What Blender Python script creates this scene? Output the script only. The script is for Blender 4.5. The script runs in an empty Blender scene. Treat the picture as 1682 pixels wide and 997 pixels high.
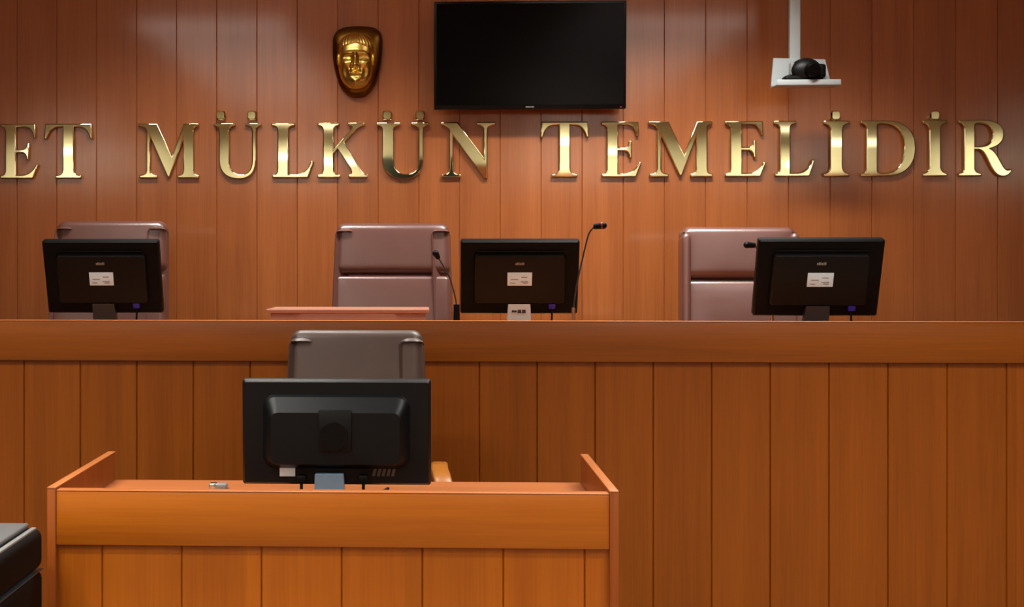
import bpy, bmesh, math, random
from mathutils import Vector, Matrix
random.seed(7)
C = bpy.context.scene.collection
PI = math.pi
R = math.radians

# ------------------------------------------------------------------ survey
# camera stands at the origin, 1.416 m up; the panelled wall is 6.5 m away
H, F, PX, PY, TH = 1.416, 2100.0, 625.0, 432.0, 0.038
cs, sn = math.cos(TH), math.sin(TH)
def P(px, py, Y):
    """the point at depth Y that the survey photograph shows at (px, py)"""
    a, b = (px - PX) / F, -(py - PY) / F
    dx, dy = cs * a - sn, sn * a + cs
    t = Y / dy
    return Vector((dx * t, Y, H + b * t))
WALL_Y, BENCH_Y, DESK_Y = 6.5, 4.75, 3.23
CEIL, DAIS = 3.3, 0.37
X0, X1, YR = -9.2, 9.6, -4.2

# ------------------------------------------------------------------ materials
def lin(c):
    return tuple(((v / 255) / 12.92 if v / 255 <= .04045 else ((v / 255 + .055) / 1.055) ** 2.4) for v in c) + (1,)
def new_mat(name):
    m = bpy.data.materials.new(name); m.use_nodes = True
    nt = m.node_tree
    return m, nt, nt.nodes['Principled BSDF']
def plain(name, rgb, rough=.5, metal=0, spec=.5, coat=0, crough=.15, noise=0, nscale=40, bump=0, emit=None):
    m, nt, b = new_mat(name)
    b.inputs['Base Color'].default_value = lin(rgb)
    b.inputs['Roughness'].default_value = rough
    b.inputs['Metallic'].default_value = metal
    b.inputs['Specular IOR Level'].default_value = spec
    b.inputs['Coat Weight'].default_value = coat
    b.inputs['Coat Roughness'].default_value = crough
    if noise or bump:
        tc = nt.nodes.new('ShaderNodeTexCoord'); n = nt.nodes.new('ShaderNodeTexNoise')
        n.inputs['Scale'].default_value = nscale; n.inputs['Detail'].default_value = 5
        nt.links.new(tc.outputs['Object'], n.inputs['Vector'])
        if noise:
            mr = nt.nodes.new('ShaderNodeMapRange')
            mr.inputs['From Min'].default_value = .3; mr.inputs['From Max'].default_value = .7
            mr.inputs['To Min'].default_value = 1 - noise; mr.inputs['To Max'].default_value = 1 + noise
            nt.links.new(n.outputs['Fac'], mr.inputs['Value'])
            h = nt.nodes.new('ShaderNodeHueSaturation'); h.inputs['Color'].default_value = lin(rgb)
            nt.links.new(mr.outputs['Result'], h.inputs['Value'])
            nt.links.new(h.outputs['Color'], b.inputs['Base Color'])
        if bump:
            bp = nt.nodes.new('ShaderNodeBump'); bp.inputs['Strength'].default_value = bump
            bp.inputs['Distance'].default_value = .002
            nt.links.new(n.outputs['Fac'], bp.inputs['Height']); nt.links.new(bp.outputs['Normal'], b.inputs['Normal'])
    if emit:
        b.inputs['Emission Color'].default_value = lin(emit[0]); b.inputs['Emission Strength'].default_value = emit[1]
    return m
def wood(name, dark, light, axis='Z', pitch=None, off=0, rough=.38, coat=.08, var=.12, seed=0, coat_rough=.22, coat_ior=1.5, spec=.3):
    """lacquered veneer, the grain running along AXIS; each plank of width PITCH has its own tone"""
    m, nt, b = new_mat(name); N, L = nt.nodes, nt.links
    tc = N.new('ShaderNodeTexCoord'); sep = N.new('ShaderNodeSeparateXYZ'); L.new(tc.outputs['Object'], sep.inputs[0])
    wn = None
    if pitch:
        s = N.new('ShaderNodeMath'); s.operation = 'SUBTRACT'; s.inputs[1].default_value = off; L.new(sep.outputs['X'], s.inputs[0])
        d = N.new('ShaderNodeMath'); d.operation = 'DIVIDE'; d.inputs[1].default_value = pitch; L.new(s.outputs[0], d.inputs[0])
        f = N.new('ShaderNodeMath'); f.operation = 'FLOOR'; L.new(d.outputs[0], f.inputs[0])
        wn = N.new('ShaderNodeTexWhiteNoise'); wn.noise_dimensions = '1D'; L.new(f.outputs[0], wn.inputs['W'])
        sh = N.new('ShaderNodeVectorMath'); sh.operation = 'MULTIPLY_ADD'
        L.new(wn.outputs['Color'], sh.inputs[0]); sh.inputs[1].default_value = (0, 3, 7); L.new(tc.outputs['Object'], sh.inputs[2])
        vec = sh.outputs[0]
    else:
        vec = tc.outputs['Object']
    def grain(sa, sl, detail):
        mp = N.new('ShaderNodeMapping'); L.new(vec, mp.inputs['Vector'])
        mp.inputs['Scale'].default_value = {'Z': (sa, sa, sl), 'X': (sl, sa, sa), 'Y': (sa, sl, sa)}[axis]
        mp.inputs['Location'].default_value = (seed * 1.7, seed * .9, seed * 2.3)
        n = N.new('ShaderNodeTexNoise'); n.inputs['Scale'].default_value = 1; n.inputs['Detail'].default_value = detail
        n.inputs['Roughness'].default_value = .6; L.new(mp.outputs[0], n.inputs['Vector']); return n
    g1, g2 = grain(14, .7, 3), grain(160, 3.5, 4)
    mx = N.new('ShaderNodeMath'); mx.operation = 'MULTIPLY_ADD'; mx.inputs[1].default_value = .45
    L.new(g2.outputs['Fac'], mx.inputs[0])
    m2 = N.new('ShaderNodeMath'); m2.operation = 'MULTIPLY'; m2.inputs[1].default_value = .55; L.new(g1.outputs['Fac'], m2.inputs[0])
    L.new(m2.outputs[0], mx.inputs[2])
    cr = N.new('ShaderNodeValToRGB'); L.new(mx.outputs[0], cr.inputs[0])
    cr.color_ramp.elements[0].position = .32; cr.color_ramp.elements[0].color = lin(dark)
    cr.color_ramp.elements[1].position = .68; cr.color_ramp.elements[1].color = lin(light)
    col = cr.outputs[0]
    if wn:
        mr = N.new('ShaderNodeMapRange'); mr.inputs['To Min'].default_value = 1 - var; mr.inputs['To Max'].default_value = 1 + var
        L.new(wn.outputs['Value'], mr.inputs['Value'])
        h = N.new('ShaderNodeHueSaturation'); L.new(mr.outputs[0], h.inputs['Value']); L.new(col, h.inputs['Color']); col = h.outputs[0]
    L.new(col, b.inputs['Base Color'])
    b.inputs['Roughness'].default_value = rough; b.inputs['Coat Weight'].default_value = coat; b.inputs['Coat Roughness'].default_value = coat_rough
    b.inputs['Coat IOR'].default_value = coat_ior; b.inputs['Specular IOR Level'].default_value = spec
    bp = N.new('ShaderNodeBump'); bp.inputs['Strength'].default_value = .12; bp.inputs['Distance'].default_value = .0015
    L.new(g2.outputs['Fac'], bp.inputs['Height']); L.new(bp.outputs['Normal'], b.inputs['Normal'])
    return m

PITCH = .2065
WSEAM = P(290, 300, WALL_Y).x
BSEAM = P(317, 700, BENCH_Y).x
DSEAM = P(297, 940, DESK_Y).x
WD, WL = (118, 56, 20), (160, 86, 36)
M = dict(
    wall=wood('wall veneer', (142, 76, 34), (170, 98, 48), 'Z', PITCH, WSEAM, rough=.42, coat=1, coat_rough=.12, var=.04, coat_ior=1.68),
    sidewood=wood('side wall veneer', (120, 62, 26), (146, 78, 34), 'Z', seed=2, coat=.1),
    bench=wood('bench veneer', (124, 62, 8), (148, 78, 13), 'Z', .2137, BSEAM, var=.05, coat=.05, seed=3),
    band=wood('bench band veneer', (124, 65, 14), (150, 80, 20), 'X', seed=5, coat=.05),
    desk=wood('desk veneer', (144, 72, 9), (164, 89, 14), 'Z', .2046, DSEAM, var=.07, seed=8),
    deskband=wood('desk band veneer', (145, 74, 10), (168, 93, 16), 'X', seed=11),
    deskend=wood('desk end veneer', (112, 52, 12), (140, 70, 20), 'Z', seed=12),
    desktop=wood('desk top veneer', (150, 82, 38), (178, 104, 54), 'X', seed=14),
    edge=wood('edge banding', (150, 84, 36), (176, 104, 50), 'X', seed=15),
    riser=wood('riser veneer', (146, 98, 78), (172, 122, 100), 'X', seed=17),
    armwood=wood('bent beech', (136, 78, 12), (156, 94, 20), 'Z', seed=19),
    brass=plain('polished brass', (226, 216, 172), .04, 1, noise=.03, nscale=6),
    gold=plain('gilded bronze', (236, 206, 112), .3, 1, noise=.06, nscale=30),
    shadedgold=plain('shade-toned gilded bronze', (120, 82, 30), .32, 1, noise=.15, nscale=20),  # same gold as the face; its dark reflections are put into the colour
    leather=plain('mauve brown leather', (92, 58, 51), .34, 0, .7, coat=.55, crough=.3, noise=.06, nscale=14, bump=.25),
    darkleather=plain('dark brown leather', (74, 58, 50), .42, 0, .5, noise=.06, nscale=14, bump=.25),
    seam=plain('leather seam', (52, 26, 20), .7),
    black=plain('black plastic', (4, 5, 5), .5, 0, .14, noise=.1, nscale=90),
    softblack=plain('charcoal plastic', (6, 9, 10), .42, 0, .24, noise=.08, nscale=60),
    gloss=plain('glossy black plastic', (5, 5, 6), .3, 0, .2),
    copier=plain('matt black casing', (5, 5, 5), .6, 0, .08, noise=.1, nscale=60),
    screen=plain('dark screen glass', (2, 2, 3), .15, 0, .1, noise=.1, nscale=3),
    steelblue=plain('blue grey plastic', (104, 134, 156), .35, 0, .5),
    darkneck=plain('dark grey plastic', (42, 46, 50), .35, 0, .5),
    silver=plain('silver plastic', (206, 230, 242), .4, 0, .5),
    chrome=plain('chrome', (200, 200, 200), .2, 1),
    paper=plain('white sticker paper', (214, 240, 252), .6, noise=.05, nscale=120),
    ink=plain('grey print', (150, 150, 146), .6),
    darkink=plain('dark print', (40, 44, 50), .6),
    mark=plain('grey badge metal', (150, 150, 150), .3, .6),
    faintmark=plain('dim grey badge', (78, 80, 78), .4, .4),
    blue=plain('blue connector plastic', (40, 30, 150), .45),
    red=plain('red plastic', (130, 20, 26), .4),
    whitesteel=plain('white powder coated steel', (160, 168, 170), .35, 0, .5, noise=.02, nscale=30),
    greylid=plain('grey lid plastic', (90, 95, 96), .3, 0, .5, noise=.03, nscale=50),
    stripgrey=plain('grey trim plastic', (120, 122, 120), .3, 0, .5),
    plaster=plain('pale plaster', (230, 228, 208), .8, noise=.03, nscale=3, bump=.1),
    white=plain('white ceiling paint', (214, 210, 200), .85, noise=.02, nscale=4),
    carpet=plain('brown carpet', (92, 72, 58), .95, noise=.25, nscale=200, bump=.5),
    darkdoor=plain('dark green door lacquer', (30, 38, 32), .35, noise=.1, nscale=8),
    alu=plain('aluminium', (190, 190, 188), .35, .9),
    diffuser=plain('lit light diffuser', (245, 245, 240), .5, emit=((255, 248, 236), 2.5)),
)

# ------------------------------------------------------------------ building helpers
class MB:
    def __init__(s): s.bm = bmesh.new()
    def box(s, lo, hi, bev=0, seg=2, mat=None, taper=None):
        r = bmesh.ops.create_cube(s.bm, size=1)
        vs = r['verts']
        lo, hi = Vector(lo), Vector(hi); c = (lo + hi) / 2; d = hi - lo
        for v in vs:
            v.co = Vector((c.x + v.co.x * d.x, c.y + v.co.y * d.y, c.z + v.co.z * d.z))
        if bev:
            es = list({e for v in vs for e in v.link_edges})
            g = bmesh.ops.bevel(s.bm, geom=es, offset=bev, segments=seg, profile=.5, affect='EDGES', clamp_overlap=True)
            vs = list({v for f in g['faces'] for v in f.verts} | {v for v in vs if v.is_valid})
        if mat is not None:
            for v in vs: v.co = mat @ v.co
        return vs
    def cyl(s, p0, p1, r0, r1=None, n=24):
        p0, p1 = Vector(p0), Vector(p1); r1 = r0 if r1 is None else r1
        d = p1 - p0; q = d.to_track_quat('Z', 'Y')
        g = bmesh.ops.create_cone(s.bm, cap_ends=True, segments=n, radius1=r0, radius2=r1, depth=d.length)
        mt = Matrix.Translation((p0 + p1) / 2) @ q.to_matrix().to_4x4()
        for v in g['verts']: v.co = mt @ v.co
        return g['verts']
    def sphere(s, c, r, sc=(1, 1, 1), n=20):
        g = bmesh.ops.create_uvsphere(s.bm, u_segments=n, v_segments=n // 2, radius=r)
        for v in g['verts']: v.co = Vector(c) + Vector((v.co.x * sc[0], v.co.y * sc[1], v.co.z * sc[2]))
        return g['verts']
    def tube(s, pts, r, n=10, flat=None):
        """swept round (or FLAT = (width vector, thickness)) section along PTS"""
        pts = [Vector(p) for p in pts]; rings = []
        up = Vector((0.13, .31, 1)).normalized()
        for i, p in enumerate(pts):
            t = (pts[min(i + 1, len(pts) - 1)] - pts[max(i - 1, 0)]).normalized()
            a = t.cross(up)
            if a.length < 1e-3: a = t.cross(Vector((1, 0, 0)))
            a.normalize(); b = t.cross(a).normalized()
            rr = r[i] if isinstance(r, (list, tuple)) else r
            ring = []
            for k in range(n):
                th = 2 * PI * k / n
                if flat:
                    w = Vector(flat[0]); b2 = t.cross(w).normalized()
                    cx, sx = math.cos(th), math.sin(th)
                    e = .45
                    o = w * (abs(cx) ** e * (1 if cx >= 0 else -1)) + b2 * flat[1] * (abs(sx) ** e * (1 if sx >= 0 else -1))
                else:
                    o = (a * math.cos(th) + b * math.sin(th)) * rr
                ring.append(s.bm.verts.new(p + o))
            rings.append(ring)
        for i in range(len(rings) - 1):
            for k in range(n):
                s.bm.faces.new((rings[i][k], rings[i][(k + 1) % n], rings[i + 1][(k + 1) % n], rings[i + 1][k]))
        s.bm.faces.new(rings[0][::-1]); s.bm.faces.new(rings[-1])
    def loft(s, rings, cap=True):
        rv = [[s.bm.verts.new(p) for p in r] for r in rings]; n = len(rv[0])
        for i in range(len(rv) - 1):
            for k in range(n):
                s.bm.faces.new((rv[i][k], rv[i][(k + 1) % n], rv[i + 1][(k + 1) % n], rv[i + 1][k]))
        if cap:
            s.bm.faces.new(rv[0][::-1]); s.bm.faces.new(rv[-1])
    def prism(s, poly, y0, y1):
        """polygon in x,z extruded from y0 to y1"""
        s.loft([[(x, y0, z) for x, z in poly], [(x, y1, z) for x, z in poly]])
    def xform(s, mt):
        for v in s.bm.verts: v.co = mt @ v.co
        return s
    def build(s, name, mat, parent=None, smooth=True, angle=35):
        bmesh.ops.recalc_face_normals(s.bm, faces=s.bm.faces[:])
        me = bpy.data.meshes.new(name)
        p, off = parent, Vector((0, 0, 0))
        while p is not None:
            off += Vector(p.location); p = p.parent
        bmesh.ops.translate(s.bm, verts=s.bm.verts[:], vec=-off)
        s.bm.to_mesh(me); s.bm.free()
        me.materials.append(M[mat] if isinstance(mat, str) else mat)
        if smooth:
            for f in me.polygons: f.use_smooth = True
            me.set_sharp_from_angle(angle=R(angle))
        o = bpy.data.objects.new(name, me); C.objects.link(o)
        if parent is not None: o.parent = parent
        return o
def one(name, mat, parent, fn, *a, **k):
    m = MB(); getattr(m, fn)(*a, **k); return m.build(name, mat, parent)
def tag(o, label=None, cat=None, group=None, kind=None):
    for k, v in (('label', label), ('category', cat), ('group', group), ('kind', kind)):
        if v: o[k] = v
    return o
def thing(name, label, cat, loc=(0, 0, 0), group=None):
    o = bpy.data.objects.new(name, None); C.objects.link(o); o.location = loc; o.empty_display_size = .1
    return tag(o, label, cat, group)
def copy_tree(o, parent=None):
    c = o.copy(); C.objects.link(c)
    if parent is not None: c.parent = parent
    for ch in list(o.children): copy_tree(ch, c)
    return c
def rrect(w, h, r, n=6, y=0, cx=0, cz=0):
    pts = []
    for sx, sz, a0 in ((1, 1, 0), (-1, 1, 90), (-1, -1, 180), (1, -1, 270)):
        for k in range(n + 1):
            a = R(a0 + 90 * k / n)
            pts.append((cx + sx * (w / 2 - r) + r * math.cos(a), y, cz + sz * (h / 2 - r) + r * math.sin(a)))
    return pts
def bez(p0, p1, p2, p3, n=10):
    return [tuple((1 - t) ** 3 * a + 3 * (1 - t) ** 2 * t * b + 3 * (1 - t) * t * t * c + t ** 3 * d
            for a, b, c, d in zip(p0, p1, p2, p3)) for t in (i / n for i in range(n + 1))]
def spline3(pts, n=8):
    pts = [Vector(p) for p in pts]; out = []
    q = [pts[0]] + pts + [pts[-1]]
    for i in range(1, len(q) - 2):
        for k in range(n):
            t = k / n; a, b, c, d = q[i - 1], q[i], q[i + 1], q[i + 2]
            out.append(.5 * ((2 * b) + (c - a) * t + (2 * a - 5 * b + 4 * c - d) * t * t + (3 * b - a - 3 * c + d) * t ** 3))
    out.append(pts[-1]); return out
def planked(m, xa, xb, z0, z1, yf, yb, seam0, pitch, gw=.0035, gd=.006):
    """a boarded slab: front face at yf with a V groove at each board joint, back at yb"""
    prof = [(xa, yf)]
    k = math.ceil((xa + .01 - seam0) / pitch)
    while seam0 + k * pitch < xb - .01:
        s = seam0 + k * pitch
        prof += [(s - gw, yf), (s, yf + gd), (s + gw, yf)]; k += 1
    prof += [(xb, yf), (xb, yb), (xa, yb)]
    m.loft([[(x, y, z0) for x, y in prof], [(x, y, z1) for x, y in prof]])

# ------------------------------------------------------------------ the room
S = lambda o: tag(o, kind='structure')
S(one('floor', 'carpet', None, 'box', (X0, YR, -.1), (X1, WALL_Y + .1, 0)))
S(one('ceiling', 'white', None, 'box', (X0 - .1, YR - .1, CEIL), (X1 + .1, WALL_Y + .2, CEIL + .12)))
m = MB(); planked(m, X0, X1, 0, CEIL, WALL_Y, WALL_Y + .1, WSEAM, PITCH, gw=.003, gd=.004)
S(m.build('wall_front', 'wall', smooth=False))
S(one('wall_left', 'sidewood', None, 'box', (X0 - .1, YR, 0), (X0, WALL_Y + .1, CEIL)))
S(one('wall_right', 'sidewood', None, 'box', (X1, YR, 0), (X1 + .1, WALL_Y + .1, CEIL)))
S(one('wall_rear', 'sidewood', None, 'box', (X0 - .1, YR - .1, 0), (X1 + .1, YR, CEIL)))
S(one('trim_2', 'plaster', None, 'box', (X0, YR, 2.5), (X1, YR + .012, CEIL)))     # unseen pale band, added so the letters mirror something bright
d = MB()
for xa, xb in ((-.75, -.145), (-.135, .48)):
    d.box((xa, YR, 0), (xb, YR + .06, 2.6), .01)
    d.box((xa + .12, YR + .055, .2), (xb - .12, YR + .075, 1.2), .008)
    d.box((xa + .12, YR + .055, 1.4), (xb - .12, YR + .075, 2.4), .008)
S(d.build('door_1', 'darkdoor'))
S(one('trim_1', 'carpet', None, 'box', (-4.5, BENCH_Y + .12, 0), (4.6, WALL_Y, DAIS)))       # the dais the judges sit on

# ------------------------------------------------------------------ ceiling lights (above and behind the frame)
def ceiling_light(x, y, label, first=[None]):
    if first[0] is None:
        t = thing('ceiling_light', label, 'light', (x, y, CEIL), 'ceiling light panels')
        f = MB()
        for lo, hi in (((-.62, -.32), (.62, -.28)), ((-.62, .28), (.62, .32)), ((-.62, -.28), (-.58, .28)), ((.58, -.28), (.62, .28))):
            f.box((x + lo[0], y + lo[1], CEIL - .03), (x + hi[0], y + hi[1], CEIL), .004)
        f.build('light_frame', 'alu', t)
        one('diffuser', 'diffuser', t, 'box', (x - .58, y - .28, CEIL - .02), (x + .58, y + .28, CEIL - .005))
        first[0] = t
    else:
        t = copy_tree(first[0]); t.location = (x, y, CEIL); t['label'] = label
    return t
def downlight(x, y, z, power, spread=180, depth=.54, name='light_beam', parent=None, col=(1, .965, .91)):
    l = bpy.data.lights.new(name, 'AREA'); l.shape = 'RECTANGLE'; l.size = 1.14; l.size_y = depth; l.energy = power; l.color = col
    l.spread = R(spread)
    o = bpy.data.objects.new(name, l); C.objects.link(o)
    if parent: o.parent = parent; o.location = (0, 0, z - CEIL)
    else: o.location = (x, y, z)
    return o
ROWS = ((5.3, 32, 118, 'nearest to'), (3.0, 9, 96, 'second from'), (2.1, 6.5, 94, 'third from'), (1.2, 5.5, 94, 'fourth from'),
        (.3, 2, 100, 'fifth from'), (-.6, 2, 100, 'sixth from'), (-1.5, 3, 110, 'seventh from'), (-3.3, 66, 165, 'farthest from'))
SIDE = ('far left', 'outer left', 'inner left', 'inner right', 'outer right', 'far right')
for j, (y, pw, sp, where) in enumerate(ROWS):
    for i, x in enumerate((-7.4, -4.6, -1.7, 1.9, 4.6, 7.6)):  # outermost pair is added, to brighten the rear band the letters mirror
        if j < 7 and i not in (2, 3): continue
        if j == 0: x = (-.95, 1.05)[i - 2]
        t = ceiling_light(x, y, 'long white ceiling light panel, %s, row %s the panelled wall' % (SIDE[i], where))
        downlight(x, y, CEIL - .035, pw, sp, .14 if j == 0 else .54, parent=t)

for x, where in ((-4.8, 'far left'), (-1.35, 'left of the door'), (1.9, 'right of the door'), (5.45, 'far right')):  # unseen glowing bars, added to give the letters bright reflections
    t = thing('added_glow_bar', 'slim glowing bar added behind the view for the letters to mirror, ' + where, 'light', (x, YR, 2.9), 'glowing bars added for the letter reflections')
    m = MB(); m.box((x - .74, YR + .01, 2.84), (x + .74, YR + .035, 2.96), .004); m.build('light_housing', 'alu', t)
    m = MB(); m.box((x - .72, YR + .03, 2.855), (x + .72, YR + .045, 2.945), .004); m.build('diffuser', 'diffuser', t)

# ------------------------------------------------------------------ wall lettering
def path(*cmds):
    out = []
    for c in cmds:
        if len(c) == 2: out.append((float(c[0]), float(c[1])))
        else: out += bez(out[-1], (c[0], c[1]), (c[2], c[3]), (c[4], c[5]), 10)[1:]
    return out
sT, T = .055, .2       # serif thickness, stem thickness
def stem(x, w=T, sl=.10, sr=.10):
    """bracketed serif stem as a full outline (an I)"""
    return path((x - sl, 0), (x + w + sr, 0), (x + w + sr, sT), (x + w + sr * .5, sT + .01, x + w, sT + .03, x + w, sT + .13),
                (x + w, 1 - sT - .13), (x + w, 1 - sT - .03, x + w + sr * .5, 1 - sT - .01, x + w + sr, 1 - sT), (x + w + sr, 1), (x - sl, 1), (x - sl, 1 - sT),
                (x - sl * .5, 1 - sT - .01, x, 1 - sT - .03, x, 1 - sT - .13), (x, sT + .13), (x, sT + .03, x - sl * .5, sT + .01, x - sl, sT))
GL = {}
GL['I'] = (.42, [stem(.11, .2, .11, .11)], [])
GL['E'] = (.70, [path((0, 0), (.60, 0), (.70, .26), (.655, .27), (.60, .13, .50, sT + .02, .40, sT + .01), (.29, sT + .01), (.29, .47),
        (.40, .47), (.46, .46, .475, .42, .48, .34), (.525, .34), (.525, .65), (.48, .65), (.475, .58, .46, .54, .40, .535), (.29, .535), (.29, .94),
        (.44, .94), (.55, .935, .585, .86, .605, .74), (.65, .74), (.64, 1), (0, 1), (0, 1 - sT), (.05, 1 - sT - .01, .09, .93, .09, .84), (.09, .16), (.09, .07, .05, sT + .01, 0, sT))], [])
GL['T'] = (.86, [path((.20, 0), (.66, 0), (.66, sT), (.57, sT + .01, .53, .08, .53, .18), (.53, .94), (.60, .94), (.73, .93, .78, .85, .815, .72), (.86, .72), (.84, 1), (.02, 1), (0, .72), (.045, .72),
        (.08, .85, .13, .93, .26, .94), (.33, .94), (.33, .18), (.33, .08, .29, sT + .01, .20, sT))], [])
GL['M'] = (1.08, [path((0, 0), (.36, 0), (.36, sT), (.27, sT + .01, .225, .07, .225, .16), (.225, .80), (.535, 0), (.585, 0), (.84, .78), (.84, .16), (.84, .07, .80, sT + .01, .72, sT), (.72, 0), (1.08, 0), (1.08, sT),
        (1.03, sT + .01, 1.02, .07, 1.02, .16), (1.02, .84), (1.02, .93, 1.03, .94, 1.08, 1 - sT), (1.08, 1), (.83, 1), (.62, .36), (.365, 1), (0, 1), (0, 1 - sT), (.08, .94, .165, .93, .165, .82), (.165, .16), (.165, .07, .09, sT + .01, 0, sT))], [])
GL['M'] = (1.08, [path((.02, 0), (.34, 0), (.34, sT), (.27, sT + .01, .215, .07, .215, .16), (.215, .74), (.52, .02), (.56, .02), (.80, .70), (.80, .16), (.80, .07, .76, sT + .01, .70, sT), (.70, 0), (1.08, 0), (1.08, sT),
        (1.02, sT + .01, .99, .07, .99, .16), (.99, .84), (.99, .93, 1.02, .94, 1.07, 1 - sT), (1.07, 1), (.81, 1), (.60, .40), (.34, 1), (0, 1), (0, 1 - sT), (.08, .94, .145, .93, .145, .82), (.145, .16), (.145, .07, .09, sT + .01, .02, sT))], [])
GL['U'] = (.90, [path((0, 1), (0, 1 - sT), (.06, .94, .10, .93, .10, .84), (.10, .34), (.10, .10, .24, -.02, .48, -.02), (.70, -.02, .81, .10, .81, .34), (.81, .84), (.81, .93, .84, .94, .90, 1 - sT), (.90, 1), (.60, 1), (.60, 1 - sT),
        (.68, .94, .73, .93, .73, .84), (.73, .34), (.73, .15, .66, .07, .52, .07), (.37, .07, .30, .16, .30, .34), (.30, .84), (.30, .93, .34, .94, .41, 1 - sT), (.41, 1))], [])
GL['L'] = (.76, [path((.02, 0), (.66, 0), (.76, .30), (.71, .31), (.66, .14, .56, sT + .02, .44, sT + .01), (.31, sT + .01), (.31, .84), (.31, .93, .35, .94, .42, 1 - sT), (.42, 1), (0, 1), (0, 1 - sT), (.06, .94, .11, .93, .11, .84), (.11, .16), (.11, .07, .07, sT + .01, .02, sT))], [])
GL['K'] = (.90, [path((0, 0), (.42, 0), (.42, sT), (.34, sT + .01, .30, .07, .30, .16), (.30, .44), (.37, .52), (.60, .16), (.63, .09, .62, .06, .57, sT), (.57, 0), (.92, 0), (.92, sT), (.86, .06, .83, .09, .78, .17),
        (.50, .64), (.68, .84), (.74, .91, .78, .935, .86, 1 - sT), (.86, 1), (.56, 1), (.56, 1 - sT), (.63, .94, .65, .92, .60, .86), (.30, .52), (.30, .84), (.30, .93, .34, .94, .40, 1 - sT), (.40, 1), (0, 1), (0, 1 - sT), (.06, .94, .10, .93, .10, .84), (.10, .16), (.10, .07, .06, sT + .01, 0, sT))], [])
GL['N'] = (.98, [path((.02, 0), (.36, 0), (.36, sT), (.27, sT + .01, .225, .07, .225, .16), (.225, .74), (.77, -.02), (.83, -.02), (.83, .84), (.83, .93, .88, .94, .97, 1 - sT), (.97, 1), (.64, 1), (.64, 1 - sT), (.72, .94, .76, .93, .76, .84), (.76, .36),
        (.30, 1), (0, 1), (0, 1 - sT), (.07, .94, .155, .92, .155, .80), (.155, .16), (.155, .07, .10, sT + .01, .02, sT))], [])
GL['D'] = (.97, [path((0, 0), (.46, 0), (.78, 0, .97, .19, .97, .51), (.97, .82, .78, 1, .46, 1), (0, 1), (0, 1 - sT), (.06, .94, .10, .93, .10, .84), (.10, .16), (.10, .07, .06, sT + .01, 0, sT))],
        [path((.30, .10), (.30, .90), (.30, .925, .33, .94, .40, .94), (.64, .94, .76, .80, .76, .50), (.76, .20, .64, .06, .40, .06), (.33, .06, .30, .075, .30, .10))])
GL['R'] = (.96, [path((0, 0), (.42, 0), (.42, sT), (.34, sT + .01, .30, .07, .30, .16), (.30, .47), (.36, .47), (.44, .46, .47, .40, .52, .30), (.61, .10, .68, -.01, .80, -.01), (.88, -.01, .93, .03, .97, .10), (.935, .13), (.90, .10, .86, .10, .82, .16),
        (.74, .28, .70, .42, .58, .49), (.74, .53, .82, .62, .82, .74), (.82, .91, .70, 1, .46, 1), (0, 1), (0, 1 - sT), (.06, .94, .10, .93, .10, .84), (.10, .16), (.10, .07, .06, sT + .01, 0, sT))],
        [path((.30, .53), (.30, .90), (.30, .925, .33, .94, .38, .94), (.54, .94, .61, .87, .61, .74), (.61, .60, .54, .53, .38, .53))])
def glyph_mesh(outl, holes, sx, sz, dep=.016, bev=.006):
    cu = bpy.data.curves.new('outline', 'CURVE'); cu.dimensions = '2D'; cu.fill_mode = 'BOTH'
    cu.extrude = dep / 2 - bev * .5; cu.bevel_depth = bev; cu.bevel_resolution = 2; cu.offset = -bev * .9
    for pts in outl + holes:
        sp = cu.splines.new('POLY'); sp.points.add(len(pts) - 1); sp.use_cyclic_u = True
        for p, (x, z) in zip(sp.points, pts): p.co = (x * sx, z * sz, 0, 1)
    ob = bpy.data.objects.new('outline', cu); C.objects.link(ob)
    dg = bpy.context.evaluated_depsgraph_get(); dg.update()
    me = bpy.data.meshes.new_from_object(ob.evaluated_get(dg))
    bpy.data.objects.remove(ob); bpy.data.curves.remove(cu)
    me.transform(Matrix.Rotation(R(90), 4, 'X'))
    return me
def letter(ch, xa, xb, label, tilt=0, yaw=0, dots=()):
    w, outl, holes = GL[ch]
    a, b = P(xa, 291, WALL_Y - .035), P(xb, 291, WALL_Y - .035)
    z0 = P(800, 291, WALL_Y - .035).z; hh = P(800, 200, WALL_Y - .035).z - z0
    me = glyph_mesh(outl, holes, (b.x - a.x) / w, hh)
    me.name = 'letter body'; me.materials.clear(); me.materials.append(M['brass'])
    for f in me.polygons: f.use_smooth = abs(f.normal.y) < .98
    me.set_sharp_from_angle(angle=R(32))
    loc = Vector((a.x, WALL_Y - .013, z0))
    mt = Matrix.Translation((w / 2 * (b.x - a.x) / w, 0, hh / 2)); rot = mt @ Matrix.Rotation(-tilt, 4, 'X') @ Matrix.Rotation(yaw, 4, 'Z') @ mt.inverted()
    me.transform(rot)
    if not dots:
        o = bpy.data.objects.new('sign_letter', me); C.objects.link(o); o.location = loc
        return tag(o, label, 'letter', 'gold letters on the panelled wall')
    t = thing('sign_letter', label, 'letter', loc, 'gold letters on the panelled wall')
    o = bpy.data.objects.new('letter_body', me); C.objects.link(o); o.parent = t
    for dx in dots:
        p = P(dx, 189, WALL_Y - .035)
        m = MB(); r = .024
        m.loft([[(p.x + x, y, p.z + z) for x, _, z in rrect(2 * rr, 2 * rr, rr * .55)] for rr, y in ((r, WALL_Y), (r, WALL_Y - .022), (r - .006, WALL_Y - .030))])
        for v in m.bm.verts:
            if v.co.y < WALL_Y - .01: v.co.y -= .016 * (v.co.z - p.z)
        m.build('dot', 'brass', t)
    return t
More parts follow.
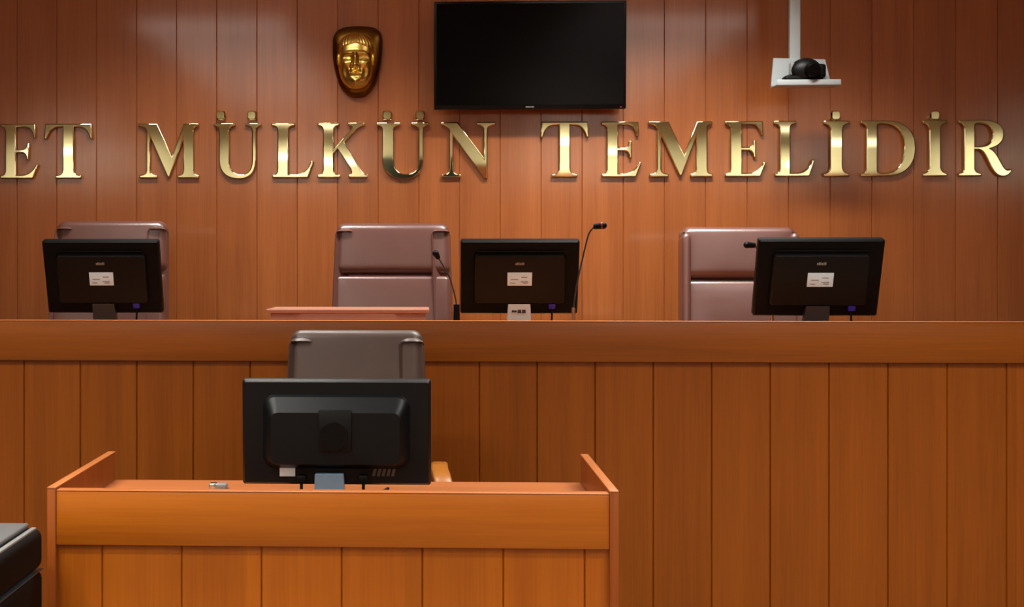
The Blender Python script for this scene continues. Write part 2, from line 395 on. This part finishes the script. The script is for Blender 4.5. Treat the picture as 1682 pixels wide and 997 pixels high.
# each letter hangs a hair out of true, as fixed by hand
LET = [
 ('E', -1, 62, 'gold serif letter E cut off by the left edge of the picture', .0, ()),
 ('T', 71, 151, 'gold serif letter T just left of the word MÜLKÜN', -.001, ()),
 ('M', 226, 326, 'gold serif letter M that begins the word MÜLKÜN', -.001, ()),
 ('U', 350, 428, 'gold serif letter Ü between M and L of the word MÜLKÜN', .001, (362, 413)),
 ('L', 445, 515, 'gold serif letter L in the middle of the word MÜLKÜN', .003, ()),
 ('K', 521, 602, 'gold serif letter K, brightly shining, in the word MÜLKÜN', .006, ()),
 ('U', 618, 704, 'gold serif letter Ü with dark lower half between K and N', -.011, (636, 690)),
 ('N', 724, 815, 'gold serif letter N that ends the word MÜLKÜN', -.011, ()),
 ('T', 888, 968, 'gold serif letter T that begins the word TEMELİDİR', -.006, ()),
 ('E', 989, 1055, 'gold serif letter E between T and M of the word TEMELİDİR', 0, ()),
 ('M', 1066, 1172, 'gold serif letter M in the word TEMELİDİR', 0, ()),
 ('E', 1192, 1260, 'gold serif letter E between M and L of the word TEMELİDİR', .001, ()),
 ('L', 1272, 1340, 'gold serif letter L in the word TEMELİDİR', .009, ()),
 ('I', 1354, 1397, 'gold serif letter İ between L and D of the word TEMELİDİR', -.005, (1374,)),
 ('D', 1415, 1506, 'gold serif letter D in the word TEMELİDİR', -.005, ()),
 ('I', 1517, 1558, 'gold serif letter İ between D and R of the word TEMELİDİR', 0, (1537,)),
 ('R', 1576, 1664, 'gold serif letter R that ends the word TEMELİDİR', -.001, ()),
]
for ch, xa, xb, lab, tl, dots in LET: letter(ch, xa, xb, lab, tl, 0, dots)

# ------------------------------------------------------------------ gilded face relief
c = P(586, 99, WALL_Y - .06)
t = thing('mounted_face_relief', 'gilded relief of a man\'s face on a dark bronze shield above the letters', 'sculpture', (c.x, WALL_Y, c.z))
out = [(-.125, .115), (-.105, .155), (-.05, .178), (.05, .178), (.105, .16), (.128, .12), (.126, .02), (.112, -.06), (.085, -.13), (.045, -.172), (0, -.182), (-.045, -.172), (-.085, -.13), (-.11, -.06), (-.124, .02)]
out = [(p.x, p.y) for p in spline3([(a, b, 0) for a, b in out] + [(out[0][0], out[0][1], 0)], 4)][:-1]
m = MB()
m.loft([[(c.x + x * s_, WALL_Y - y_, c.z + z * s_) for x, z in out] for s_, y_ in ((1, 0), (1, .02), (.97, .032), (.88, .045), (.7, .055), (.4, .06))])
m.build('shield', 'shadedgold', t, angle=60)
def G(u, v, cu_, cv, su, sv): return math.exp(-((u - cu_) / su) ** 2 - ((v - cv) / sv) ** 2)
def face_h(u, v):
    e = max(0, 1 - abs(u) ** 2.6 - 0) ** .55 * max(0, 1 - abs(v) ** 3.2) ** .5
    h = .075 * e
    k = min(1, e * 2.2)
    f = .012 * math.exp(-((v - .24 + .06 * u * u) / .07) ** 2) * math.exp(-(u / .72) ** 4)
    for s_ in (-1, 1):
        f += -.018 * G(u, v, .40 * s_, .10, .22, .09) + .011 * G(u, v, .40 * s_, .09, .14, .05)
        f += -.004 * G(u, v, .40 * s_, .09, .15, .012)
        f += .010 * G(u, v, .60 * s_, -.12, .22, .12) - .010 * G(u, v, .55 * s_, -.42, .18, .2)
        f += .012 * G(u, v, .16 * s_, -.20, .08, .06) - .006 * G(u, v, .32 * s_, -.30, .05, .14)
    nv = max(0, min(1, (.26 - v) / .44)) if v > -.24 else max(0, 1 - (-.24 - v) / .05)
    f += (.010 + .026 * nv) * math.exp(-(u / (.09 + .06 * nv)) ** 2) * (1 if -.30 < v < .28 else 0)
    f += .009 * G(u, v, 0, -.345, .34, .045) - .008 * G(u, v, 0, -.425, .28, .02) + .008 * G(u, v, 0, -.48, .2, .04) - .006 * G(u, v, 0, -.56, .25, .04)
    f += .016 * G(u, v, 0, -.76, .26, .13)
    if v > .62 - .18 * abs(u): f += .009 + .002 * math.sin(u * 40 + v * 9)
    return h + f * k
m = MB(); NU, NV = 56, 80; g = []
for j in range(NV + 1):
    row = []
    for i in range(NU + 1):
        u, v = -1 + 2 * i / NU, -1 + 2 * j / NV
        wv = .088 * (1 - .26 * max(0, -v) ** 1.6) * math.sqrt(max(0, 1 - abs(v) ** 4.5)) + .004
        row.append(m.bm.verts.new((c.x + u * wv - .004, WALL_Y - .045 - face_h(u, v), c.z + v * .143 - .006)))
    g.append(row)
for j in range(NV):
    for i in range(NU): m.bm.faces.new((g[j][i], g[j][i + 1], g[j + 1][i + 1], g[j + 1][i]))
for s_ in (-1, 1): m.sphere((c.x + s_ * .088 - .004, WALL_Y - .065, c.z + .004), .02, (.45, .9, 1.7))
m.build('face', 'gold', t, angle=80)

# ------------------------------------------------------------------ television
a, b = P(713, 3, 6.36), P(1029, 178, 6.36)
w, h = b.x - a.x, a.z - b.z
t = thing('flat_screen_tv', 'large black flat television hanging on the panelled wall above the letters', 'television', ((a.x + b.x) / 2, 6.42, b.z))
TR = Matrix.Translation(((a.x + b.x) / 2, 6.37, b.z)) @ Matrix.Rotation(R(2.0), 4, 'X')
def lb(lo, hi, bev=0): m = MB(); m.box(lo, hi, bev, mat=TR); return m
lb((-w / 2, 0, 0), (w / 2, .035, h), .006).build('casing', 'gloss', t)
lb((-w / 2 + .013, -.002, .021), (w / 2 - .013, .006, h - .013)).build('screen', 'screen', t)
lb((-.3, .03, .1), (.3, .075, .4), .01).build('rear_cover', 'black', t)
m = MB()
for k in range(7): m.box((-.02 + k * .006, -.0025, .006), (-.02 + k * .006 + .0042, .001, .0135), .0006, mat=TR)
tag(m.build('badge', 'mark', t), 'small grey badge')
lb((w / 2 - .03, -.002, .005), (w / 2 - .022, .002, .011)).build('standby_lamp', 'red', t)
m = MB()
for s_ in (-.2, .2):
    m = MB(); m.box((t.location.x + s_ - .02, 6.43, b.z + .12), (t.location.x + s_ + .02, 6.5, b.z + .38), .004)
    m.build('bracket', 'black', t)

# ------------------------------------------------------------------ camera shelf on a ceiling pole
YS = 6.2
q = P(1304, 120, YS); tl, tr, bl, br = P(1268, 97, YS), P(1352, 99, YS), P(1264, 146, YS - .0), P(1367, 146, YS - .0)
t = thing('shelf_mount', 'white steel camera shelf hanging from the ceiling on a white pole', 'bracket', (q.x, YS, CEIL))
p0 = P(1305, 100, YS)
m = MB(); m.box((p0.x - .026, YS - .018, p0.z - .02), (p0.x + .026, YS + .018, CEIL - .01), .008, 3)
m.build('pole', 'whitesteel', t)
m = MB(); m.cyl((p0.x, YS, CEIL - .02), (p0.x, YS, CEIL), .07); m.build('ceiling_plate', 'whitesteel', t)
m = MB(); m.prism([(tl.x, tl.z), (tr.x, tr.z), (br.x - .012, br.z + .01), (bl.x, bl.z + .01)], YS - .03, YS - .018)
m.build('back_plate', 'whitesteel', t)
m = MB(); m.box((bl.x, YS - .13, bl.z), (br.x, YS - .018, bl.z + .006), .002)
m.box((bl.x, YS - .132, bl.z), (br.x, YS - .126, bl.z + .026), .002)
m.build('shelf', 'whitesteel', t)
cc = P(1327, 116, YS - .12)
t = thing('video_camera', 'small black video camera sitting on the white ceiling shelf', 'camera', (cc.x, YS - .12, bl.z + .006))
m = MB(); m.box((cc.x - .105, YS - .12, bl.z + .006), (cc.x + .075, YS - .04, bl.z + .05), .015, 3); m.build('camera_base', 'black', t)
m = MB(); m.sphere((cc.x, YS - .085, cc.z + .004), .066, (1.12, .78, .92), 28); m.build('camera_head', 'softblack', t)
m = MB(); m.cyl((cc.x + .01, YS - .12, cc.z), (cc.x + .018, YS - .155, cc.z - .004), .034, .03); m.build('lens', 'gloss', t)
m = MB(); m.box((cc.x + .05, YS - .11, cc.z - .03), (cc.x + .09, YS - .06, cc.z + .035), .012, 3); m.build('camera_arm', 'black', t)
m = MB(); m.box((cc.x - .075, YS - .10, cc.z - .02), (cc.x - .05, YS - .06, cc.z + .045), .01, 3); m.build('camera_arm', 'stripgrey', t)

# ------------------------------------------------------------------ the judges' bench
LIP = P(840, 527, BENCH_Y).z                 # top of the front rail
BAND = P(840, 594, BENCH_Y).z
BTOP = LIP - .08
BX0, BX1 = -2.55, 3.05
t = thing('judges_bench', 'long panelled wooden judges\' bench with a plain top band', 'bench', (.25, BENCH_Y, 0))
m = MB(); planked(m, BX0, BX1, 0, BAND + .01, BENCH_Y + .008, BENCH_Y + .03, BSEAM, .2137, gw=.0035, gd=.006); m.build('front_panel', 'bench', t, smooth=False)
m = MB(); m.box((BX0 - .012, BENCH_Y - .008, BAND), (BX1 + .012, BENCH_Y + .034, LIP - .004), .002); m.build('top_band', 'band', t)
m = MB(); m.box((BX0 - .012, BENCH_Y - .009, LIP - .004), (BX1 + .012, BENCH_Y + .035, LIP), .0015); tag(m.build('edge_strip', 'edge', t), 'pale edge strip along the top')
m = MB(); m.box((BX0, BENCH_Y + .03, BTOP - .03), (BX1, BENCH_Y + .72, BTOP), .003); m.build('desktop', 'desktop', t)
for x in (BX0, BX1 - .03):
    m = MB(); m.box((x, BENCH_Y + .034, DAIS if 0 else 0), (x + .03, BENCH_Y + .115, BTOP - .03), .002); m.build('end_panel', 'bench', t)

# desktop riser in front of the middle chair
a, b = P(437, 508, 5.12), P(705, 508, 5.12)
t = thing('desk_riser', 'low wooden riser box on the bench before the middle judge\'s chair', 'riser', ((a.x + b.x) / 2, 5.12, BTOP))
m = MB(); m.box((a.x + .015, 5.14, BTOP), (b.x - .015, 5.40, a.z - .016), .002); m.build('riser_body', 'riser', t)
m = MB(); m.box((a.x, 5.12, a.z - .016), (b.x, 5.42, a.z), .003); m.build('riser_top', 'riser', t)

# ------------------------------------------------------------------ chairs
def taper_mesh(m, zc, k):
    for v in m.bm.verts: v.co.x *= 1 + k * (zc - v.co.z)
def pad(lo, hi, bulge, bev, k=.11, zc=1.2, wrap=0):
    """an upholstered pad: rounded slab whose front swells by BULGE; narrower towards the top"""
    bm = bmesh.new()
    bmesh.ops.create_cube(bm, size=1)
    bmesh.ops.bevel(bm, geom=bm.edges[:], offset=.001, segments=1, affect='EDGES')
    bm.free()
    m = MB(); lo, hi = Vector(lo), Vector(hi); n = 18; nn = 14
    W, D, Hh = hi - lo
    def sect(z, shrink_x, shrink_y):
        pts = []
        w2, d2 = W / 2 - shrink_x, D / 2 - shrink_y
        r = min(bev, w2 * .9, d2 * .9)
        ring = []
        for sx, sy, a0 in ((1, 1, 0), (-1, 1, 90), (-1, -1, 180), (1, -1, 270)):
            for q_ in range(6):
                a = R(a0 + 90 * q_ / 5)
                ring.append((sx * (w2 - r) + r * math.cos(a), sy * (d2 - r) + r * math.sin(a)))
        cx, cy = (lo.x + hi.x) / 2, (lo.y + hi.y) / 2
        # densify the front run so that it can swell
        full = []
        for i, (x, y) in enumerate(ring):
            x2, y2 = ring[(i + 1) % len(ring)]
            st = 10 if abs(x2 - x) > W * .3 else 1
            for s_ in range(st):
                full.append((x + (x2 - x) * s_ / st, y + (y2 - y) * s_ / st))
        res = []
        tz = (z - lo.z) / Hh
        sw = bulge * (max(0, 1 - (2 * tz - 1) ** 2)) ** .6
        for x, y in full:
            f = max(0, 1 - (2 * x / W) ** 2) ** .6
            yy = y - (sw * f if y < 0 else 0)
            res.append(((cx + x) * (1 + k * (zc - z)), cy + yy, z))
        return res
    rings = []
    e = min(bev, Hh / 2)
    for i in range(7):
        a = R(90 * i / 6); s_ = e * (1 - math.sin(a)); rings.append(sect(lo.z + e * (1 - math.cos(a)), s_, min(s_, D * .42)))
    for i in range(1, nn): rings.append(sect(lo.z + e + (Hh - 2 * e) * i / nn, 0, 0))
    for i in range(7):
        a = R(90 * (6 - i) / 6); s_ = e * (1 - math.sin(a)); rings.append(sect(hi.z - e * (1 - math.cos(a)), s_, min(s_, D * .42)))
    m.loft(rings)
    return m
def office_chair(label, loc, leath='leather', split=True, arm='black', top=1.22, gap=None, inset=.08, wt=.49):
    """high backed chair facing -Y, standing on z=0 at the origin; LOC puts it in place"""
    t = thing('office_chair', label, 'chair', (0, 0, 0))
    tilt = Matrix.Translation((0, .22, .50)) @ Matrix.Rotation(R(-9), 4, 'X') @ Matrix.Translation((0, -.22, -.50))
    zt = .50 + (top - .50) / math.cos(R(9)) - .005
    k = .13
    W = wt / 2
    m = pad((-W, .20, .44), (W, .265, zt), .0, .026, k, zt); m.xform(tilt); m.build('back_shell', leath, t, angle=60)
    g = zt - .235 if gap is None else gap
    m = pad((-W, .160, g + .004), (W, .25, zt + .003), .010, .034, k, zt); m.xform(tilt); m.build('headrest_pad', leath, t, angle=60)
    m = pad((-W + .006, .160, .46), (W - .006, .245, g - .004), .014, .02, k, zt); m.xform(tilt); m.build('back_pad', leath, t, angle=60)
    for s_ in (-1, 1):
        xs = s_ * (W - inset / 2)
        m = pad((xs - inset / 2 - .004, .136, .46), (xs + inset / 2 + .006, .25, zt - .026), .004, .03, 0, zt)
        for v in m.bm.verts: v.co.x += xs * k * (zt - v.co.z)
        m.xform(tilt); m.build('side_bolster', leath, t, angle=60)
    m = pad((-.26, -.28, .42), (.26, .24, .54), .02, .045, 0); m.build('seat', leath, t, angle=60)
    m = MB(); m.box((-.2, -.2, .395), (.2, .2, .425), .01); m.build('seat_pan', 'black', t)
    m = MB(); m.cyl((0, 0, .12), (0, 0, .40), .028); m.cyl((0, 0, .10), (0, 0, .24), .04); m.build('gas_column', 'black', t)
    for i in range(5):
        a = R(90 + 72 * i); d = Vector((math.cos(a), math.sin(a), 0))
        m = MB(); m.tube([d * .02 + Vector((0, 0, .12)), d * .15 + Vector((0, 0, .11)), d * .29 + Vector((0, 0, .075))], [.03, .024, .018]); lg = m.build('leg', 'black', t)
        m = MB(); nrm = Vector((-d.y, d.x, 0)); ctr = d * .29 + Vector((0, 0, .028))
        for s_ in (-1, 1): m.cyl(ctr + nrm * .008 * s_, ctr + nrm * .026 * s_, .028, n=20)
        m.build('caster', 'black', lg)
    for s_ in (-1, 1):
        if arm == 'wood':
            x = s_ * .285
            pts = spline3([(x, .30, .70), (x, .18, .735), (x, 0, .745), (x + s_ * .006, -.14, .745), (x + s_ * .016, -.20, .70), (x + s_ * .012, -.17, .60), (x, -.05, .48), (x - s_ * .03, .02, .43)], 7)
            m = MB(); m.tube(pts, .02, 16, flat=((.028, 0, 0), .014)); m.build('armrest', 'armwood', t)
        else:
            x = s_ * .285
            m = MB(); m.tube(spline3([(x - s_ * .02, .18, .40), (x, .17, .55), (x, .15, .66), (x, .0, .67), (x, -.16, .66), (x, -.2, .6), (x - s_ * .03, -.14, .42)], 6), .02, 12, flat=((.018, 0, 0), .013)); ar = m.build('armrest', 'black', t)
            m = MB(); m.box((x - .032, -.2, .672), (x + .032, .16, .70), .012, 3); m.build('arm_pad', 'black', ar)
    t.location = loc
    return t
CY = 5.83
def at_top(px, py, Y): return P(px, py, Y)
# the chair's back top sits ~0.33 m behind its origin
def put_chair(px, py, Yback, base, **kw):
    p = P(px, py, Yback)
    return office_chair(loc=(p.x, Yback - .30, base), top=p.z - base, **kw)
put_chair(184, 364, 5.80, DAIS, label='brown leather chair behind the monitor at the left end of the bench', wt=.50, gap=None)
put_chair(645, 368, 5.80, DAIS, label='brown leather chair in the middle, behind the wooden riser on the bench', wt=.51)
put_chair(1212, 374, 5.72, DAIS, label='brown leather chair below the hanging camera shelf, partly behind a monitor', wt=.50, inset=.03)
put_chair(586, 543, 4.42, 0, label='dark brown leather chair with wooden arms at the clerk\'s desk', leath='darkleather', arm='wood', wt=.455, gap=.75)

# ------------------------------------------------------------------ monitors seen from behind
def badge(m, x0, z0, y, n, w, h, mt, slant=0):
    for k in range(n):
        m.box((x0 + k * w * 1.3, y - .001, z0), (x0 + k * w * 1.3 + w, y + .001, z0 + h * (1 if k % 3 else .75)), .0004, 1, mat=mt)
def bench_monitor(label):
    """back towards -Y, foot on z = 0; top leaning towards -Y"""
    t = thing('computer_monitor', label, 'monitor', (0, 0, 0), 'monitors on the judges\' bench')
    w, h = .474, .312
    T_ = Matrix.Translation((0, 0, .088)) @ Matrix.Rotation(R(19), 4, 'X')
    m = MB(); m.loft([rrect(w, h, .008, y=.028, cz=h / 2), rrect(w, h, .008, y=.004, cz=h / 2), rrect(w - .012, h - .012, .006, y=-.004, cz=h / 2)]); m.xform(T_); m.build('casing', 'black', t)
    m = MB(); m.box((-w / 2 + .015, .026, .015), (w / 2 - .015, .030, h - .015), mat=T_); m.build('screen', 'screen', t)
    m = MB(); m.loft([rrect(w * .78, h * .68, .012, y=-.003, cz=h * .50), rrect(w * .76, h * .655, .012, y=-.022, cz=h * .497), rrect(w * .745, h * .635, .010, y=-.026, cz=h * .495)]); m.xform(T_)
    m.box((-w * .36, -.012, h * .86), (w * .36, -.002, h * .875), .002, mat=T_)
    m.build('rear_cover', 'softblack', t)
    m = MB(); badge(m, -.018, h * .70, -.0268, 6, .0046, .011, T_); tag(m.build('badge', 'mark', t), 'small grey badge')
    m = MB(); m.box((-.049, -.0285, h * .42), (.049, -.0255, h * .60), .001, mat=T_); st = tag(m.build('label_sticker', 'paper', t), 'white paper sticker')
    m = MB()
    for (x, z, l) in ((-.038, .45, .02), (-.036, .50, .03), (.004, .47, .03), (.006, .53, .024), (.012, .45, .02)):
        m.box((x, -.0292, h * z), (x + l, -.0284, h * z + .004), mat=T_)
    m.build('sticker_print', 'ink', st)
    m = MB(); m.box((.118, -.022, h * .09), (.146, -.002, h * .165), .003, mat=T_); pl = tag(m.build('plug', 'blue', t), 'blue cable plug')
    p = T_ @ Vector((.132, -.012, h * .09))
    m = MB(); m.tube(spline3([p, p + Vector((0, -.004, -.04)), (.125, -.03, .02), (.09, .02, .006), (.02, .1, .006)], 6), .004, 8); m.build('cable', 'black', pl)
    m = MB(); m.loft([[(x, y, z) for x, y in ((-hw, y0), (hw, y0), (hw, y0 + .03), (-hw, y0 + .03))] for hw, y0, z in ((.05, -.01, .012), (.048, -.015, .05), (.046, -.037, .10), (.044, -.048, .128))]); m.build('stand_neck', 'darkneck', t)
    m = MB(); m.loft([[(x, y, z) for x, y, _ in [(p[0], p[2], 0) for p in rrect(a_, b_, .03, cz=.04)]] for a_, b_, z in ((.22, .17, 0), (.22, .17, .008), (.20, .15, .014))]); m.build('stand_base', 'black', t)
    return t
def place_monitor(o, px, py, Y, rz, label, sc=1):
    p = P(px, py, Y); o.location = (p.x, Y, BTOP); o.rotation_euler.z = rz; o['label'] = label
mon = bench_monitor('x')
neck_y = 5.2
others = [copy_tree(mon), copy_tree(mon)]
place_monitor(mon, 174, 520, 5.22, R(1), 'black monitor with white sticker at the left end of the bench')
place_monitor(others[0], 852, 520, 5.22, R(-1), 'black monitor with white sticker and a silver foot, right of the middle chair')
place_monitor(others[1], 1338, 524, 5.03, R(-1), 'black monitor with white sticker in front of the right-hand chair')
for ch in others[0].children:
    if ch.name.startswith('stand_neck'):
        ch.data = ch.data.copy(); ch.data.materials.clear(); ch.data.materials.append(M['silver']); tag(ch, 'silver stand neck with dark print')
        L0 = others[0].location; m = MB()
        for x, z, w_, h_ in ((-.03, .095, .02, .008), (-.006, .092, .014, .014), (.012, .092, .014, .014)):
            m.box((L0.x + x, L0.y - .040, L0.z + z), (L0.x + x + w_, L0.y - .030, L0.z + z + h_), .001)
        o = m.build('neck_print', 'darkink', others[0]); o.parent = ch

# clerk's monitor, bigger, upright
MY = 3.50
a, b = P(398, 623, MY), P(708, 798, MY)
w, h = b.x - a.x, a.z - b.z; cx = (a.x + b.x) / 2
DTOP = P(560, 790, 3.85).z
t = thing('computer_monitor', 'large black monitor seen from behind on the clerk\'s desk in front', 'monitor', (cx, MY, DTOP))
T_ = Matrix.Translation((cx, MY, b.z)) @ Matrix.Rotation(R(2), 4, 'X')
m = MB(); m.loft([rrect(w, h, .008, y=.04, cz=h / 2), rrect(w, h, .008, y=.012, cz=h / 2), rrect(w - .014, h - .014, .006, y=.0, cz=h / 2)]); m.xform(T_); m.build('casing', 'softblack', t)
m = MB(); m.box((-w / 2 + .015, .038, .02), (w / 2 - .015, .043, h - .015), mat=T_); m.build('screen', 'screen', t)
bw, bh, bz = .405, .205, .148
m = MB(); m.loft([rrect(bw, bh, .035, y=.002, cz=bz), rrect(bw - .014, bh - .012, .032, y=-.014, cz=bz), rrect(bw - .05, bh - .06, .02, y=-.040, cz=bz - .012), rrect(bw - .056, bh - .066, .018, y=-.042, cz=bz - .012)]); m.xform(T_); m.build('rear_cover', 'softblack', t, angle=25)
m = MB(); m.box((-.045, -.048, .10), (.045, -.040, .214), .004, mat=T_); mp = m.build('mount_plate', 'softblack', t)
m = MB(); v = T_ @ Vector((-.004, -.040, .142)); v2 = T_ @ Vector((-.004, -.053, .142)); m.cyl(v, v2, .040, .038, 32); m.build('hinge_cap', 'gloss', mp)
m = MB(); m.box((-.156, -.003, .024), (-.113, .001, .050), .001, mat=T_); tag(m.build('label_sticker', 'paper', t), 'pale sticker near the lower corner')
m = MB()
for x, lean in ((.098, .005), (.111, .005), (.124, .005), (.137, .005), (.150, .005)):
    m.loft([[T_ @ Vector((x + dx + ln, y, z)) for dx in (0, .008)][:2] + [T_ @ Vector((x + dx + ln, y - .0015, z)) for dx in (.008, 0)] for ln, z, y in ((0, .026, .0), (lean, .046, .0))])
tag(m.build('badge', 'faintmark', t), 'dim grey lettering')
ux = Vector((cx - .017, MY, 0))
m = MB(); m.loft([[(ux.x + x, y, z) for x, y in ((-hw, y0), (hw, y0), (hw, y0 + .03), (-hw, y0 + .03))] for hw, y0, z in ((.042, MY - .03, DTOP + .01), (.0405, MY - .035, b.z - .0), (.0385, MY - .042, b.z + .036))])
tag(m.build('stand_neck', 'steelblue', t), 'blue grey stand neck')
m = MB(); m.loft([[(ux.x + p[0], MY + p[2], z) for p in rrect(a_, b_, .04, cz=.02)] for a_, b_, z in ((.24, .18, DTOP), (.24, .18, DTOP + .008), (.22, .16, DTOP + .013))]); m.build('stand_base', 'black', t)
for px in (495, 597):
    p = P(px, 785, MY - .02)
    m = MB(); m.box((p.x - .012, MY - .03, p.z - .012), (p.x + .012, MY - .002, p.z + .008), .003); pl = m.build('plug', 'black', t)
    m = MB(); m.tube(spline3([(p.x, MY - .016, p.z - .01), (p.x, MY - .016, p.z - .045), (p.x + .005, MY - .02, DTOP + .02), (p.x + .02, MY + .05, DTOP + .005), (p.x + .06, MY + .2, DTOP + .005)], 6), .0045, 8); m.build('cable', 'black', pl)

# ------------------------------------------------------------------ the clerk's desk
a, b = P(78, 800, DESK_Y), P(1016, 809, DESK_Y)
DX0, DX1 = a.x, b.x
PT = .022
ZP, ZL, ZB = P(90, 800, DESK_Y).z, P(560, 808, DESK_Y).z, P(560, 899, DESK_Y).z
DB = 3.85
t = thing('clerk_desk', 'orange wooden clerk\'s desk with raised side panels in front of the bench', 'desk', ((DX0 + DX1) / 2, DESK_Y, 0))
for x in (DX0, DX1 - PT):
    m = MB(); m.box((x, DESK_Y - .004, 0), (x + PT, DB, ZP - .004), .0015); sp = m.build('side_panel', 'deskend', t)
    m = MB(); m.box((x - .0005, DESK_Y - .0045, ZP - .004), (x + PT + .0005, DB + .0005, ZP), .0012); m.build('edge_strip', 'edge', sp)
m = MB(); planked(m, DX0 + PT, DX1 - PT, .02, ZB + .005, DESK_Y + .012, DESK_Y + .03, DSEAM, .2046, gw=.003, gd=.005); m.build('front_panel', 'desk', t, smooth=False)
m = MB(); m.box((DX0 + PT, DESK_Y, ZB), (DX1 - PT, DESK_Y + .034, ZL - .003), .002); m.build('top_band', 'deskband', t)
m = MB(); m.box((DX0 + PT, DESK_Y - .0005, ZL - .003), (DX1 - PT, DESK_Y + .0345, ZL), .0012); m.build('front_edge', 'edge', t)
m = MB(); m.box((DX0 + PT, DESK_Y + .034, DTOP - .028), (DX1 - PT, DB, DTOP), .002); m.build('desktop', 'desktop', t)
# small metal case lying on it
p = P(359, 804, 3.70)
t = thing('metal_case', 'small grey and silver case lying on the clerk\'s desk', 'case', (p.x, 3.70, DTOP))
m = MB(); m.box((p.x - .024, 3.685, DTOP), (p.x + .026, 3.715, DTOP + .017), .004, 3); m.build('case_body', 'stripgrey', t)
m = MB(); m.box((p.x - .026, 3.683, DTOP + .001), (p.x - .004, 3.717, DTOP + .018), .004, 3); tag(m.build('case_cap', 'chrome', t), 'shiny silver cap')

# ------------------------------------------------------------------ microphones
def microphone(label, foot, pts, Y, ring=True, head_dir=(1, -.3, .1), sock=(.0085, 505, 'chrome', 'shiny metal socket')):
    f = P(foot, 522, Y)
    t = thing('gooseneck_microphone', label, 'microphone', (f.x, Y, BTOP), 'gooseneck microphones on the bench')
    m = MB(); m.cyl((f.x, Y, BTOP), (f.x, Y, BTOP + .018), .045, .04, 28); m.build('base', 'black', t)
    m = MB(); m.cyl((f.x, Y, BTOP + .018), (f.x, Y, P(foot, sock[1], Y).z), sock[0], sock[0] * .85, 16); tag(m.build('socket', sock[2], t), sock[3])
    ps = [P(x, y, yy) for x, y, yy in pts]
    m = MB(); m.tube(spline3([(f.x, Y, P(foot, sock[1] + 2, Y).z)] + ps, 8), .0032, 10); m.build('neck', 'darkneck', t)
    e = ps[-1]; d = Vector(head_dir).normalized()
    m = MB(); m.cyl(e - d * .004, e + d * .034, .0105, .0135, 20); m.sphere(e + d * .034, .0135, n=16); hd = m.build('head', 'black', t)
    if ring:
        m = MB(); m.cyl(e + d * .026, e + d * .032, .0145, n=20); m.build('light_ring', 'red', hd)
    return t
microphone('thin gooseneck microphone rising right of the middle monitor', 942, [(947, 470, 5.02), (958, 420, 5.01), (967, 385, 5.0), (977, 372, 4.99)], 5.02)
microphone('grey gooseneck microphone in front of the middle leather chair', 750, [(747, 485, 5.42), (738, 455, 5.40), (727, 435, 5.38), (719, 422, 5.36)], 5.42, False, (-.25, -.8, .4), (.015, 500, 'black', None))
microphone('gooseneck microphone peeking out above the corner of the monitor before the right-hand chair', 1268, [(1262, 470, 5.36), (1250, 425, 5.35), (1243, 408, 5.34), (1238, 403, 5.33)], 5.36, False, (-1, -.4, .05))

# ------------------------------------------------------------------ copier at the lower left
CYb = 3.14
fr = P(72, 866, CYb); ztop = P(40, 857, CYb).z
xr, xl, yf = fr.x, fr.x - .56, 2.52
t = thing('office_copier', 'black office copier with a grey lid beside the clerk\'s desk', 'copier', ((xl + xr) / 2, (yf + CYb) / 2, 0))
m = MB(); m.box((xl, yf, .03), (xr, CYb, ztop - .115), .02, 4); m.build('body', 'copier', t)
m = MB(); m.box((xl, yf, ztop - .112), (xr, CYb, ztop - .012), .022, 5); m.build('scanner_unit', 'copier', t)
m = MB(); m.box((xl + .004, yf + .004, ztop - .1155), (xr + .0008, CYb - .006, ztop - .1125), .001); m.build('seam_strip', 'darkneck', t)
m = MB(); m.box((xl + .03, yf + .03, ztop - .014), (xr - .033, CYb - .012, ztop), .005, 3); m.build('lid', 'greylid', t)
m = MB(); m.box((xr - .025, yf + .03, ztop - .016), (xr - .012, CYb - .02, ztop - .009), .002, 2); m.build('trim_strip', 'stripgrey', t)
for x in (xl + .06, xr - .06):
    for y in (yf + .06, CYb - .06):
        m = MB(); m.cyl((x, y, 0), (x, y, .04), .02, n=16); m.build('foot', 'black', t)

# ------------------------------------------------------------------ camera and output
cam = bpy.data.cameras.new('camera'); co = bpy.data.objects.new('camera', cam); C.objects.link(co)
co.location = (0, 0, H); co.rotation_euler = (R(90), 0, TH)
cam.sensor_width = 36; cam.lens = F / 1682 * 36; cam.clip_start = .05
cam.shift_x = (841 - PX) / 1682; cam.shift_y = (PY - 498.5) / 1682
bpy.context.scene.camera = co
w_ = bpy.data.worlds.new('world'); bpy.context.scene.world = w_; w_.use_nodes = True
w_.node_tree.nodes['Background'].inputs[0].default_value = (.02, .02, .02, 1)
vs = bpy.context.scene.view_settings
vs.view_transform = 'Standard'; vs.look = 'None'; vs.exposure = 0; vs.gamma = 1; vs.use_curve_mapping = False
